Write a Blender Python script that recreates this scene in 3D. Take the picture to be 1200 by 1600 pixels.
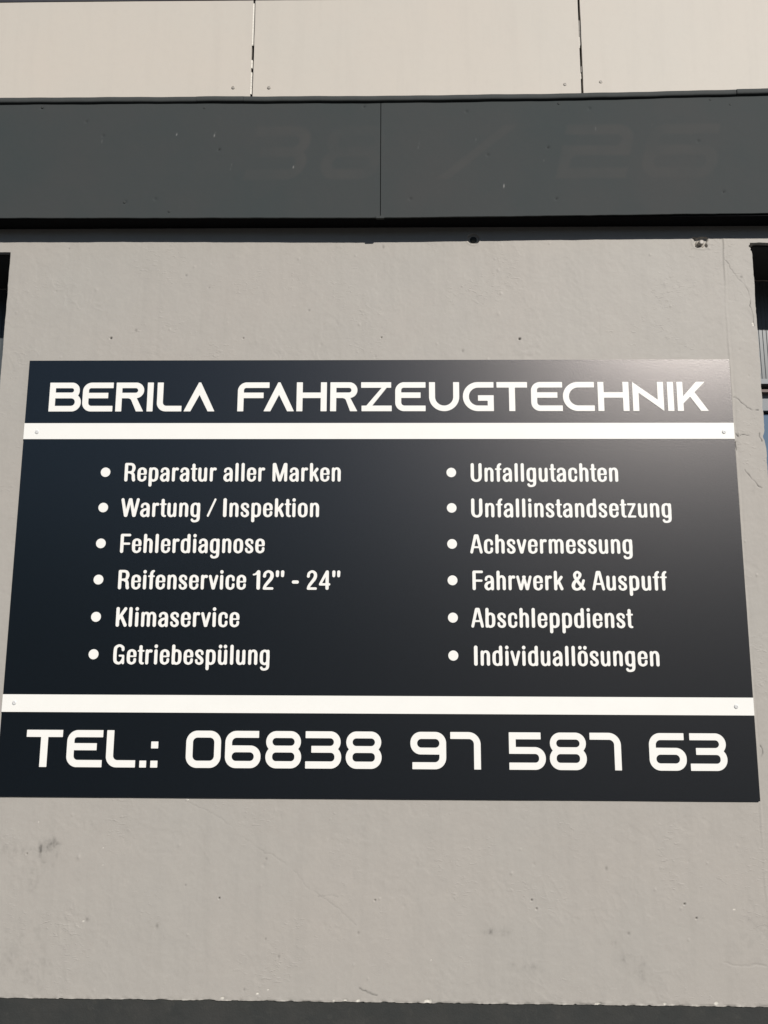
import bpy, math, random
import numpy as np
from mathutils import Matrix, Vector
from mathutils.geometry import tessellate_polygon

for o in list(bpy.data.objects):
    bpy.data.objects.remove(o, do_unlink=True)
scene = bpy.context.scene
col = scene.collection
random.seed(4)

# ------------------------------------------------------------------ camera
PITCH, YAW, ROLL = 0.158886, -0.015034, 0.003442
cam_data = bpy.data.cameras.new('camera')
cam = bpy.data.objects.new('camera', cam_data)
col.objects.link(cam)
f = Vector((math.sin(YAW) * math.cos(PITCH), math.cos(YAW) * math.cos(PITCH), math.sin(PITCH)))
r0 = Vector((math.cos(YAW), -math.sin(YAW), 0))
u0 = r0.cross(f)
r = math.cos(ROLL) * r0 + math.sin(ROLL) * u0
u = -math.sin(ROLL) * r0 + math.cos(ROLL) * u0
M = Matrix((r, u, -f)).transposed().to_4x4()
M.translation = Vector((0.05298, -2.09898, 1.60236))
cam.matrix_world = M
cam_data.sensor_fit = 'VERTICAL'
cam_data.sensor_height = 24.0
cam_data.lens = 18.0
cam_data.clip_start = 0.05
cam_data.clip_end = 2000
scene.camera = cam
scene.render.resolution_x, scene.render.resolution_y = 768, 1024

# ------------------------------------------------------------------ light
SUN_AZ = math.radians(27.5)          # to the right of the wall's normal
SUN_EL = math.radians(31.0)
to_sun = Vector((math.sin(SUN_AZ) * math.cos(SUN_EL), -math.cos(SUN_AZ) * math.cos(SUN_EL), math.sin(SUN_EL)))
sun_data = bpy.data.lights.new('sun', 'SUN')
sun_data.energy = 4.65
sun_data.angle = math.radians(0.53)
sun_data.color = (1.0, 0.955, 0.90)
sun = bpy.data.objects.new('sun', sun_data)
sun.rotation_euler = to_sun.to_track_quat('Z', 'Y').to_euler()
sun.location = (6, -8, 9)
col.objects.link(sun)

world = bpy.data.worlds.new('World')
scene.world = world
world.use_nodes = True
wn = world.node_tree.nodes
sky = wn.new('ShaderNodeTexSky')
sky.sky_type = 'NISHITA'
sky.sun_disc = False
sky.dust_density = 0.3
sky.ozone_density = 3.0
sky.sun_elevation = SUN_EL
sky.sun_rotation = math.atan2(to_sun.x, to_sun.y)
bg = wn['Background']
bg.inputs['Strength'].default_value = 0.05
world.node_tree.links.new(sky.outputs[0], bg.inputs['Color'])

scene.view_settings.view_transform = 'Standard'
scene.view_settings.look = 'None'
scene.view_settings.gamma = 1
scene.view_settings.exposure = 0.0
scene.render.engine = 'CYCLES'

# ------------------------------------------------------------------ object helpers
def tag(o, label=None, cat=None, group=None, kind=None):
    if label: o['label'] = label
    if cat: o['category'] = cat
    if group: o['group'] = group
    if kind: o['kind'] = kind
    return o

def empty(name, loc=(0, 0, 0)):
    o = bpy.data.objects.new(name, None)
    o.location = loc
    o.empty_display_size = 0.1
    col.objects.link(o)
    return o

def link_mesh(name, me, mat, parent=None):
    o = bpy.data.objects.new(name, me)
    if mat: me.materials.append(mat)
    col.objects.link(o)
    if parent: o.parent = parent
    return o

def obj(name, verts, faces, mat, parent=None, smooth=False, recalc=False):
    me = bpy.data.meshes.new(name)
    me.from_pydata([tuple(v) for v in verts], [], faces)
    if recalc:
        import bmesh
        bm = bmesh.new(); bm.from_mesh(me)
        bmesh.ops.recalc_face_normals(bm, faces=bm.faces)
        bm.to_mesh(me); bm.free()
    if smooth:
        for p in me.polygons: p.use_smooth = True
    return link_mesh(name, me, mat, parent)

class MB:
    def __init__(self): self.v, self.f = [], []
    def box(self, x0, x1, y0, y1, z0, z1):
        b = len(self.v)
        self.v += [(x, y, z) for z in (z0, z1) for y in (y0, y1) for x in (x0, x1)]
        self.f += [tuple(b + i for i in q) for q in
                   ((0, 1, 5, 4), (1, 3, 7, 5), (3, 2, 6, 7), (2, 0, 4, 6), (4, 5, 7, 6), (2, 3, 1, 0))]
        return self
    def lathe_y(self, cx, cz, prof, n=24):
        """profile of (radius, y): turned about an axis along y"""
        b = len(self.v)
        for (rr, y) in prof:
            for k in range(n):
                a = 2 * math.pi * k / n
                self.v.append((cx + rr * math.cos(a), y, cz + rr * math.sin(a)))
        for i in range(len(prof) - 1):
            for k in range(n):
                k2 = (k + 1) % n
                self.f.append((b + i * n + k, b + i * n + k2, b + (i + 1) * n + k2, b + (i + 1) * n + k))
        self.f.append(tuple(b + (len(prof) - 1) * n + k for k in range(n)))
        return self
    def build(self, name, mat, parent=None, smooth=False):
        return obj(name, self.v, self.f, mat, parent, smooth, recalc=True)

# ------------------------------------------------------------------ numpy noise
RT = np.random.RandomState(11).rand(256, 256).astype(np.float32)
def vnoise(x, z, scale, seed=0):
    """smooth value noise, -1..1, feature size `scale` metres"""
    X = np.asarray(x) / scale + seed * 17.31 + 500
    Z = np.asarray(z) / scale + seed * 31.77 + 500
    xi = np.floor(X).astype(int); zi = np.floor(Z).astype(int)
    fx = X - xi; fz = Z - zi
    fx = fx * fx * fx * (fx * (fx * 6 - 15) + 10); fz = fz * fz * fz * (fz * (fz * 6 - 15) + 10)
    g = lambda i, j: RT[(xi + i) & 255, (zi + j) & 255]
    a = g(0, 0) * (1 - fx) + g(1, 0) * fx
    b = g(0, 1) * (1 - fx) + g(1, 1) * fx
    return (a * (1 - fz) + b * fz) * 2 - 1
def fbm(x, z, scale, seed=0, oct=4, gain=0.5):
    s, a, t = 0, 1.0, 0
    for k in range(oct):
        s = s + a * vnoise(x, z, scale / 2 ** k, seed + k * 3.7); t += a; a *= gain
    return s / t
def smooth(a, b, x):
    t = np.clip((x - a) / (b - a), 0, 1)
    return t * t * (3 - 2 * t)
def poly_dist(x, z, pts):
    d = np.full(x.shape, 9.0)
    for (x0, z0), (x1, z1) in zip(pts[:-1], pts[1:]):
        dx, dz = x1 - x0, z1 - z0
        t = np.clip(((x - x0) * dx + (z - z0) * dz) / (dx * dx + dz * dz), 0, 1)
        d = np.minimum(d, np.hypot(x - x0 - t * dx, z - z0 - t * dz))
    return d
def local(x, z, x0, x1, z0, z1):
    return np.nonzero((x > x0) & (x < x1) & (z > z0) & (z < z1))

# ------------------------------------------------------------------ materials
class NT:
    def __init__(self, name):
        self.m = bpy.data.materials.new(name); self.m.use_nodes = True
        self.t = self.m.node_tree; self.n = self.t.nodes
        self.b = self.n['Principled BSDF']
        self.obj = self.n.new('ShaderNodeTexCoord').outputs['Object']
    def put(self, sock, v):
        if hasattr(v, 'is_output'): self.t.links.new(v, sock)
        else: sock.default_value = v
    def set(self, **k):
        names = dict(color='Base Color', rough='Roughness', metal='Metallic', spec='Specular IOR Level', normal='Normal')
        for a, v in k.items():
            if a == 'color' and not hasattr(v, 'is_output'): v = tuple(v) + (1,)
            self.put(self.b.inputs[names[a]], v)
        return self
    def noise(self, scale, detail=4, rough=0.5, stretch=None):
        n = self.n.new('ShaderNodeTexNoise')
        n.inputs['Scale'].default_value = scale; n.inputs['Detail'].default_value = detail
        n.inputs['Roughness'].default_value = rough
        if stretch:
            mp = self.n.new('ShaderNodeMapping'); mp.inputs['Scale'].default_value = stretch
            self.t.links.new(self.obj, mp.inputs[0]); self.t.links.new(mp.outputs[0], n.inputs['Vector'])
        else: self.t.links.new(self.obj, n.inputs['Vector'])
        return n.outputs['Fac']
    def ramp(self, fac, lo, hi, a=0.0, b=1.0):
        n = self.n.new('ShaderNodeMapRange')
        n.inputs['From Min'].default_value = lo; n.inputs['From Max'].default_value = hi
        n.inputs['To Min'].default_value = a; n.inputs['To Max'].default_value = b
        self.put(n.inputs['Value'], fac)
        return n.outputs[0]
    def mix(self, fac, a, b):
        n = self.n.new('ShaderNodeMix'); n.data_type = 'RGBA'
        for s, v in ((n.inputs[0], fac), (n.inputs[6], a), (n.inputs[7], b)):
            if isinstance(v, tuple) and len(v) == 3: v = v + (1,)
            self.put(s, v)
        return n.outputs[2]
    def math(self, op, a, b):
        n = self.n.new('ShaderNodeMath'); n.operation = op
        self.put(n.inputs[0], a); self.put(n.inputs[1], b)
        return n.outputs[0]
    def attr(self, name):
        n = self.n.new('ShaderNodeAttribute'); n.attribute_name = name
        return n.outputs['Fac']
    def bump(self, h, strength, dist):
        n = self.n.new('ShaderNodeBump')
        n.inputs['Strength'].default_value = strength; n.inputs['Distance'].default_value = dist
        self.put(n.inputs['Height'], h)
        self.t.links.new(n.outputs[0], self.b.inputs['Normal'])
        return self

def mat_plaster():
    t = NT('painted_plaster')
    c = t.mix(t.ramp(t.noise(1.6, 5, 0.6), 0.3, 0.7), (0.401, 0.372, 0.335), (0.386, 0.369, 0.336))
    c = t.mix(t.ramp(t.noise(26, 5, 0.62), 0.35, 0.75, 0.0, 0.18), c, (0.30, 0.28, 0.262))
    c = t.mix(t.ramp(t.noise(340, 3, 0.6), 0.35, 0.7, 0.0, 0.16), c, (0.29, 0.27, 0.24))
    c = t.mix(t.ramp(t.noise(9, 6, 0.6, stretch=(3.2, 1, .22)), 0.48, 0.72, 0.0, 0.13), c, (0.27, 0.255, 0.23))
    c = t.mix(t.attr('stain_shade'), c, (0.035, 0.034, 0.032))  # dirt, plus the shade painted into cracks and holes
    c = t.mix(t.attr('chip'), c, (0.66, 0.63, 0.56))
    t.set(color=c, rough=0.6, spec=0.3)
    # scuffed patches where older paint shows through as short slanting ridges
    mp = t.n.new('ShaderNodeMapping'); mp.inputs['Rotation'].default_value = (0, math.radians(-42), 0); mp.inputs['Scale'].default_value = (0.42, 1, 1)
    t.t.links.new(t.obj, mp.inputs[0])
    n = t.n.new('ShaderNodeTexNoise'); n.inputs['Scale'].default_value = 140; n.inputs['Detail'].default_value = 3; n.inputs['Roughness'].default_value = .55
    t.t.links.new(mp.outputs[0], n.inputs['Vector'])
    n.inputs['Distortion'].default_value = .5
    flecks = t.ramp(n.outputs['Fac'], .56, .70)
    patch = t.ramp(t.noise(5.5, 5, .65), .52, .64)
    h = t.math('ADD', t.math('MULTIPLY', t.noise(420, 3, 0.6), .2), t.math('MULTIPLY', t.noise(95, 4, 0.6), .12))
    h = t.math('ADD', h, t.math('MULTIPLY', t.math('MULTIPLY', flecks, patch), 1.3))
    t.bump(h, 0.42, 0.0011)
    return t.m

def mat_fascia():
    t = NT('dark_grey_paint')
    c = t.mix(t.ramp(t.noise(3.0, 5, 0.6), 0.3, 0.7), (0.041, 0.050, 0.0505), (0.050, 0.053, 0.0525))
    c = t.mix(t.ramp(t.noise(140, 4, 0.7), 0.45, 0.75, 0, 0.25), c, (0.040, 0.045, 0.046))
    c = t.mix(t.math('MULTIPLY', t.attr('ghost'), 0.55), c, (0.064, 0.063, 0.060))
    c = t.mix(t.attr('stain_shade'), c, (0.008, 0.008, 0.008))
    c = t.mix(t.attr('chip'), c, (0.30, 0.30, 0.29))
    t.set(color=c, rough=0.78, spec=0.22)
    t.bump(t.math('ADD', t.noise(300, 4, 0.6), t.noise(18, 3)), 0.12, 0.0015)
    return t.m

def mat_cladding():
    t = NT('pale_cladding')
    c = t.mix(t.ramp(t.noise(1.7, 5, 0.6), 0.3, 0.7), (0.535, 0.486, 0.424), (0.514, 0.482, 0.427))
    c = t.mix(t.ramp(t.noise(60, 5, 0.7), 0.5, 0.8, 0, 0.15), c, (0.42, 0.385, 0.345))
    c = t.mix(t.ramp(t.noise(7, 6, 0.6, stretch=(4, 1, .3)), 0.5, 0.75, 0.0, 0.14), c, (0.40, 0.37, 0.33))
    t.set(color=c, rough=0.6, spec=0.3)
    t.bump(t.math('ADD', t.noise(250, 4, 0.6), t.noise(14, 3)), 0.1, 0.0015)
    return t.m

def mat_sign():
    t = NT('navy_sign_film')
    c = t.mix(t.noise(700, 2), (0.0001, 0.0026, 0.0054), (0.0003, 0.0040, 0.0076))
    t.b.inputs['IOR'].default_value = 1.6
    t.b.inputs['Specular Tint'].default_value = (1.0, 0.93, 0.90, 1)
    t.set(color=c, spec=0.87)
    t.set(rough=t.ramp(t.noise(900, 2, 0.6), 0.3, 0.7, 0.265, 0.32))
    t.bump(t.math('ADD', t.noise(620, 2, 0.6), t.math('MULTIPLY', t.noise(210, 2, .6), 1.1)), 0.22, 0.0006)
    return t.m

def mat_simple(name, c, rough=0.5, metal=0.0, spec=0.5, var=0.12, scale=40, bump=0.0):
    t = NT(name)
    d = tuple(x * (1 - var) for x in c)
    t.set(color=t.mix(t.ramp(t.noise(scale, 5, 0.6), 0.3, 0.7), c, d), rough=rough, metal=metal, spec=spec)
    if bump: t.bump(t.noise(scale * 6, 4, 0.6), bump, 0.002)
    return t.m

PLASTER = mat_plaster()
FASCIA = mat_fascia()
CLAD = mat_cladding()
SIGN = mat_sign()
WHITE = mat_simple('white_film', (0.845, 0.835, 0.79), 0.42, spec=0.4, var=0.03, scale=12)
STEEL = mat_simple('zinc_screw', (0.66, 0.66, 0.65), 0.4, metal=0.0, scale=300)
RAW = mat_simple('raw_board_edge', (0.8, 0.76, 0.68), 0.8, scale=120)
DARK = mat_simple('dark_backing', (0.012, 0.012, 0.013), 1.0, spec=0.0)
SEAL = mat_simple('grey_joint_filler', (0.20, 0.185, 0.165), 0.7, scale=200)
TRIM = mat_simple('trim_paint', (0.056, 0.061, 0.060), 0.78, spec=0.2, scale=60, bump=0.15)
FRAMEM = mat_simple('window_frame_grey', (0.13, 0.15, 0.165), 0.4, scale=60)
RIBBED = mat_simple('ribbed_panel', (0.075, 0.085, 0.09), 0.35, scale=30)
PANE = mat_simple('blue_pane', (0.11, 0.165, 0.24), 0.15, scale=3)
COPINGM = mat_simple('coping_metal', (0.045, 0.045, 0.055), 0.45)
BLOTCH = None

def mat_plinth():
    t = NT('dark_plinth_paint')
    c = t.mix(t.ramp(t.noise(9, 6, 0.65), 0.3, 0.7), (0.030, 0.033, 0.032), (0.043, 0.043, 0.040))
    c = t.mix(t.ramp(t.noise(45, 5, 0.7), 0.55, 0.8, 0, 0.5), c, (0.065, 0.064, 0.056))
    t.set(color=c, rough=0.75, spec=0.25)
    t.bump(t.math('ADD', t.noise(180, 5, 0.65), t.noise(35, 4)), 0.4, 0.002)
    return t.m
PLINTH = mat_plinth()

def mat_ground():
    t = NT('asphalt')
    c = t.mix(t.ramp(t.noise(0.6, 6, 0.6), 0.3, 0.7), (0.030, 0.030, 0.031), (0.044, 0.044, 0.044))
    c = t.mix(t.ramp(t.noise(160, 3, 0.7), 0.5, 0.75, 0, 0.4), c, (0.10, 0.10, 0.097))
    t.set(color=c, rough=0.9, spec=0.2)
    t.bump(t.noise(220, 3), 0.5, 0.004)
    return t.m
def mat_paving():
    t = NT('paving')
    br = t.n.new('ShaderNodeTexBrick')
    br.inputs['Scale'].default_value = 1.0
    br.inputs['Brick Width'].default_value = 0.4; br.inputs['Row Height'].default_value = 0.2
    br.inputs['Mortar Size'].default_value = 0.006
    br.inputs['Color1'].default_value = (0.036, 0.036, 0.037, 1); br.inputs['Color2'].default_value = (0.046, 0.046, 0.047, 1)
    br.inputs['Mortar'].default_value = (0.022, 0.022, 0.022, 1)
    t.t.links.new(t.obj, br.inputs['Vector'])
    c = t.mix(t.ramp(t.noise(7, 6, 0.65), 0.4, 0.75, 0, 0.5), br.outputs['Color'], (0.03, 0.03, 0.03))
    t.set(color=c, rough=0.85, spec=0.25)
    t.bump(t.noise(150, 4), 0.4, 0.003)
    return t.m

# ------------------------------------------------------------------ ground
g = MB(); g.v = [(-300, -300, 0), (300, -300, 0), (300, 300, 0), (-300, 300, 0)]; g.f = [(0, 1, 2, 3)]
tag(obj('ground', g.v, g.f, mat_ground()), kind='structure')
# unseen wooded ridge added behind the camera to darken the sign's reflections
hv, hf = [], []
nn = 90
for k in range(nn + 1):
    a = math.pi * (.98 + 1.04 * k / nn)
    for rr, h in ((55, 0), (62, 7 + 2.2 * math.sin(k * .9) + 1.6 * math.sin(k * 2.3 + 1)), (75, 12 + 2.0 * math.sin(k * .5) + 1.3 * math.sin(k * 1.7)), (120, 6), (200, 0)):
        hv.append((rr * math.cos(a), rr * math.sin(a), h - .01))
for k in range(nn):
    for j in range(4):
        b = k * 5 + j; hf.append((b, b + 5, b + 6, b + 1))
tag(obj('added_ridge', hv, hf, mat_simple('added_ridge_green', (.045, .06, .03), .95, spec=.1, var=.5, scale=.4), smooth=True), kind='structure')
p = MB().box(-12, 12, -1.35, 0.02, 0.004, 0.12).build('pavement', mat_paving())
tag(p, kind='structure')

# ------------------------------------------------------------------ grid sheets with real relief
def grid_mesh(name, xs, zs, fn, mat, parent, back=0.3, ragged=None, extra=None, loc=None):
    """front sheet y = fn(x, z) plus returns on the four sides that run back to y = back.
    fn gives (y, {attribute: values}); ragged moves (x, z) of the border"""
    X, Z = np.meshgrid(xs, zs)                       # rows are z
    X0, Z0 = X.copy(), Z.copy()
    if ragged: X, Z = ragged(X, Z)
    Y, at = fn(X, Z)
    ny, nx = X.shape
    V = np.stack([X.ravel(), Y.ravel(), Z.ravel()], 1)
    idx = np.arange(nx * ny).reshape(ny, nx)
    q = np.stack([idx[:-1, :-1], idx[:-1, 1:], idx[1:, 1:], idx[1:, :-1]], -1).reshape(-1, 4)
    # side returns
    sides = []
    n0 = len(V); vs = [V]
    for ring, flip in ((idx[0, :], 0), (idx[-1, :], 1), (idx[:, 0], 1), (idx[:, -1], 0)):
        a = V[ring].copy(); b = V[ring].copy(); b[:, 1] = back
        m = len(ring)
        vs += [a, b]
        ia = n0 + np.arange(m); ib = ia + m; n0 += 2 * m
        s = np.stack([ia[:-1], ib[:-1], ib[1:], ia[1:]], -1)
        if flip: s = s[:, ::-1]
        sides.append(s)
    V = np.concatenate(vs); Q = np.concatenate([q] + sides)
    nface_front = len(q)
    if extra:
        b = len(V)
        V = np.concatenate([V, np.array(extra.v, float)])
        Q = np.concatenate([Q, np.array(extra.f) + b])
    me = bpy.data.meshes.new(name)
    me.vertices.add(len(V)); me.vertices.foreach_set('co', V.astype(np.float32).ravel())
    me.loops.add(len(Q) * 4); me.loops.foreach_set('vertex_index', Q.astype(np.int32).ravel())
    me.polygons.add(len(Q))
    me.polygons.foreach_set('loop_start', np.arange(0, len(Q) * 4, 4, dtype=np.int32))
    sm = np.zeros(len(Q), bool); sm[:nface_front] = True
    me.polygons.foreach_set('use_smooth', sm)
    for k, v in at.items():
        A = me.attributes.new(k, 'FLOAT', 'POINT')
        full = np.zeros(len(V), np.float32); full[:nx * ny] = v.ravel()
        A.data.foreach_set('value', full)
    me.update(calc_edges=True); me.validate()
    return link_mesh(name, me, mat, parent)

WALL_Y = 0.006
ZSH = 2.86
XL, XR, ZB = -1.0835, 1.0870, 0.6885
RIDGE = [(1.0114, 2.7209), (1.0053, 2.5178), (1.0063, 2.3831), (1.0023, 2.1398), (1.0049, 2.0484), (1.0026, 1.7642), (1.0028, 1.5085), (1.0035, 1.2624), (1.002, 1.05)]
CRACKS = [  # points, half width, depth, darkness
    ([(1.0092, 2.687), (1.0224, 2.6631), (1.0389, 2.6353), (1.056, 2.6155), (1.0693, 2.5958), (1.0749, 2.5468), (1.0787, 2.4982), (1.0795, 2.4828)], .0009, .0018, .7),
    ([(1.0068, 2.2716), (1.0221, 2.2604), (1.0338, 2.2473), (1.0474, 2.2379), (1.0578, 2.2323), (1.0756, 2.2323)], .0010, .0026, .95),
    ([(1.0048, 2.1637), (1.0096, 2.1563)], .0016, .003, .8),
    ([(1.0151, 2.1591), (1.0296, 2.1619), (1.0419, 2.16)], .0009, .002, .85),
    ([(1.0038, 2.1398), (1.0056, 2.1177)], .0016, .003, .9),
    ([(1.026, 2.0611), (1.0337, 2.0448), (1.0467, 2.0303), (1.0546, 2.0177), (1.0698, 2.0087)], .0010, .0026, .92),
    ([(-0.5004, 1.173), (-0.4625, 1.154), (-0.411, 1.1288), (-0.3768, 1.1099), (-0.3423, 1.0785), (-0.2914, 1.0505), (-0.2441, 1.0241), (-0.1986, 0.9933), (-0.1732, 0.9624), (-0.1398, 0.9426), (-0.09, 0.9091), (-0.0486, 0.8682)], .0009, .0008, .16),
    ([(-0.1431, 0.941), (-0.1151, 0.9397), (-0.0936, 0.9368)], .0009, .0007, .2),
    ([(-0.0359, 0.7192), (-0.0148, 0.712), (0.0078, 0.7048)], .0015, .002, .95),
    ([(0.8831, 0.7859), (0.9358, 0.7834), (0.9902, 0.7839)], .0016, .0012, .05),
    ([(1.072, 2.165), (1.074, 2.15), (1.078, 2.143)], .0016, .003, .8),
    ([(1.012, 1.32), (1.014, 1.305), (1.013, 1.29)], .0016, .003, .7),
]
HOLES = [(-.7713, 2.4487, .0040, .95), (-.3868, 2.4478, .0026, .6), (.0123, 2.4487, .0026, .65), (.4091, 2.4439, .0042, .95),
         (-.4003, .9312, .0028, .8), (.0018, .9298, .0026, .8), (.4031, .9331, .0028, .85), (.7919, .927, .003, .85),
         (.415, .913, .0028, .6), (.82, .893, .003, .7), (-.9905, 1.0525, .002, .8), (-.907, 1.036, .0022, .7)]
CHIPS = [(-.4938, 1.1762, .003), (-.4905, 1.1740, .0025), (-.8819, 1.1161, .0022), (-.7076, 1.0522, .002), (-.7066, 1.0098, .002), (-.7478, .873, .0035),
         (.135, .6927, .0085), (.142, .6935, .007), (.5628, .690, .009), (.5685, .690, .006), (-.2945, .7064, .0035), (-.2672, .7156, .003), (-.3817, .6951, .006), (.1453, .7897, .002),
         (.9176, .9158, .003), (.8578, .6943, .006), (.730, .6925, .005), (1.078, 2.49, .0035), (1.0795, 2.484, .003), (1.055, 1.132, .004), (-.07, .6925, .005), (-.1, .692, .004), (-.04, .692, .006)]
SMUDGES = [(-.848, 1.0575, .022, .011, .85), (-.838, 1.060, .006, .016, .8), (-.866, 1.046, .010, .018, .8), (-.882, 1.048, .022, .009, .55), (-.863, 1.020, .006, .022, .65), (-.833, 1.035, .012, .035, .17), (-.895, 1.046, .035, .010, .24),
           (-.95, 1.045, .03, .02, .18), (-.885, .965, .014, .045, .14), (.300, .857, .016, .007, .5), (.330, .859, .014, .009, .42), (.612, .829, .012, .009, .4),
           (.632, .797, .022, .016, .3), (.672, .772, .024, .026, .34), (.349, .7765, .01, .008, .3), (.40, .772, .03, .01, .2), (.335, .74, .05, .012, .12), (-.93, .80, .012, .03, .2), (-.86, .775, .03, .012, .15), (1.0445, 2.005, .004, .01, .5), (.36, 2.35, .05, .03, .06)]

def wall_fn(X, Z):
    stain_shade = np.zeros(X.shape); chip = np.zeros(X.shape)
    d = 0.0011 * fbm(X, Z, 0.35, 1, 3) + 0.00045 * fbm(X, Z, 0.07, 2, 3)
    # trowel ridges and flakes of older paint, in patches
    patch = smooth(0.05, 0.5, fbm(X, Z, 0.22, 3, 3))
    wx = X + 0.012 * vnoise(X, Z, 0.03, 21); wz = Z + 0.012 * vnoise(X, Z, 0.03, 22)
    k = (wx + 0.55 * wz, wz - 0.55 * wx)
    ridge = (1 - np.abs(fbm(k[0], k[1] * 0.6, 0.032, 4, 3)))**9
    d += 0.0004 * patch * ridge * smooth(-.2, .5, vnoise(X, Z, .05, 9))
    d += 0.00042 * smooth(0.25, 0.7, fbm(X, Z, 0.12, 5, 3)) * fbm(X, Z, 0.011, 6, 3)
    d += 0.00016 * fbm(X, Z, 0.009, 7, 2)
    # flakes: shallow steps
    fl = fbm(X, Z, 0.10, 12, 4); d -= 0.00018 * smooth(0.30, 0.36, fl) * (1 - smooth(0.5, .6, fl))
    # pin holes and pimples
    rs = np.random.RandomState(5)
    for _ in range(260):
        px, pz = rs.uniform(XL, XR), rs.uniform(ZB, 2.74); rad = rs.uniform(.0018, .0042); h = rs.uniform(-.0013, .0014)
        i = local(X, Z, px - .012, px + .012, pz - .012, pz + .012)
        if len(i[0]):
            w = np.exp(-((X[i] - px) ** 2 + ((Z[i] - pz) * rs.uniform(.6, 1)) ** 2) / rad ** 2)
            d[i] += h * w
            if h < -.0008: stain_shade[i] = np.maximum(stain_shade[i], .35 * w)
    # vertical corner bead showing at the right
    i = local(X, Z, .95, 1.06, .7, 2.75)
    if len(i[0]):
        xr = np.interp(Z[i], [q[1] for q in RIDGE][::-1], [q[0] for q in RIDGE][::-1]) + .0016 * vnoise(X[i] * 0, Z[i], .03, 31)
        t = X[i] - xr
        amp = (0.55 + 0.5 * vnoise(X[i] * 0, Z[i], .09, 33)) * smooth(.75, 1.05, Z[i])
        d[i] += amp * .85 * (.0018 * np.exp(-(t / .0035) ** 2) - .0003 * np.exp(-((t + .005) / .003) ** 2) + .0011 * smooth(-.001, .012, t) * (1 - smooth(.015, .05, t)))
    for pts, hw, dep, dark in CRACKS:
        xs_ = [q[0] for q in pts]; zs_ = [q[1] for q in pts]
        i = local(X, Z, min(xs_) - .02, max(xs_) + .02, min(zs_) - .02, max(zs_) + .02)
        if not len(i[0]): continue
        x_, z_ = X[i], Z[i]
        jx = x_ + .0022 * vnoise(x_, z_, .009, 41) + .0035 * vnoise(x_, z_, .03, 43); jz = z_ + .0022 * vnoise(x_, z_, .009, 42) + .0035 * vnoise(x_, z_, .03, 44)
        dd = poly_dist(jx, jz, pts)
        var = np.clip(.75 + .6 * vnoise(x_, z_, .02, 45), .15, 1.2)
        w = np.exp(-(dd / (hw * 1.0)) ** 2) * var
        d[i] -= .55 * dep * w
        stain_shade[i] = np.maximum(stain_shade[i], np.clip(dark * w * 1.15, 0, .95))  # shade deep in the crack, put into the colour
    for hx, hz, rad, dark in HOLES:
        i = local(X, Z, hx - .015, hx + .015, hz - .015, hz + .015)
        if not len(i[0]): continue
        q = np.hypot(X[i] - hx, Z[i] - hz)
        w = 1 - smooth(rad * .45, rad * 1.05, q)
        d[i] -= .004 * w; d[i] += .0002 * np.exp(-((q - rad * 1.8) / .0015) ** 2)
        stain_shade[i] = np.maximum(stain_shade[i], dark * w)  # the dark inside each hole is painted in as well
    for hx, hz, rad in CHIPS:
        i = local(X, Z, hx - .03, hx + .03, hz - .03, hz + .03)
        if not len(i[0]): continue
        q = np.hypot(X[i] - hx, (Z[i] - hz) * 1.4) + .35 * rad * vnoise(X[i], Z[i], .004, 51)
        w = 1 - smooth(rad * .5, rad * 1.0, q)
        d[i] -= .0012 * w; chip[i] = np.maximum(chip[i], w)
    grain = smooth(-.15, .55, fbm(X, Z, .009, 61, 3)) * .8 + .35
    streak = smooth(-.4, .5, fbm(X * 2.2, Z * .5, .02, 62, 3))
    for sx, sz, wx_, wz_, a in SMUDGES:
        w = np.exp(-(((X - sx) / wx_) ** 2 + ((Z - sz) / wz_) ** 2) ** 1.0)
        stain_shade = np.maximum(stain_shade, np.clip(.78 * a * w * grain * (.35 + streak), 0, .8))
    stain_shade = np.maximum(stain_shade, .10 * smooth(.25, .6, fbm(X, Z, .5, 71, 4)) * smooth(.0, .6, fbm(X, Z, .02, 72, 3)))
    # worn, broken bottom lip
    lip = 1 - smooth(ZB, ZB + .012, Z)
    d += lip * .0016 * fbm(X, Z, .014, 81, 3) - .0022 * (1 - smooth(ZB, ZB + .004, Z)) * smooth(-.3, .5, fbm(X, Z, .02, 83, 3))
    lw = (1 - smooth(ZB + .001, ZB + .005, Z)) * smooth(.12, .3, fbm(X, Z * .4, .03, 82, 3))
    chip = np.maximum(chip, lw * .35)
    # broken out pocket round the anchor bolts
    for bx, bz, rx, rz in ((.9436, 2.7350, .019, .0115), (.2817, 2.7535, .0165, .0155)):
        i = local(X, Z, bx - .05, bx + .05, bz - .05, bz + .05)
        if not len(i[0]): continue
        x_, z_ = X[i], Z[i]
        if rz < .015:
            q = np.maximum(np.abs(x_ - bx) / rx, np.abs(z_ - bz - .003) / (rz + .003)) + .22 * vnoise(x_, z_, .009, 91)
        else:
            q = np.hypot((x_ - bx) / rx, (z_ - bz) / rz) + .12 * vnoise(x_, z_, .01, 92)
        w = 1 - smooth(.88, 1.05, q)
        d[i] -= .009 * w
        d[i] += .0009 * np.exp(-((q - 1.22) / .16) ** 2)
    return WALL_Y - d, dict(stain_shade=np.clip(stain_shade, 0, 1), chip=np.clip(chip, 0, 1))

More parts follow.
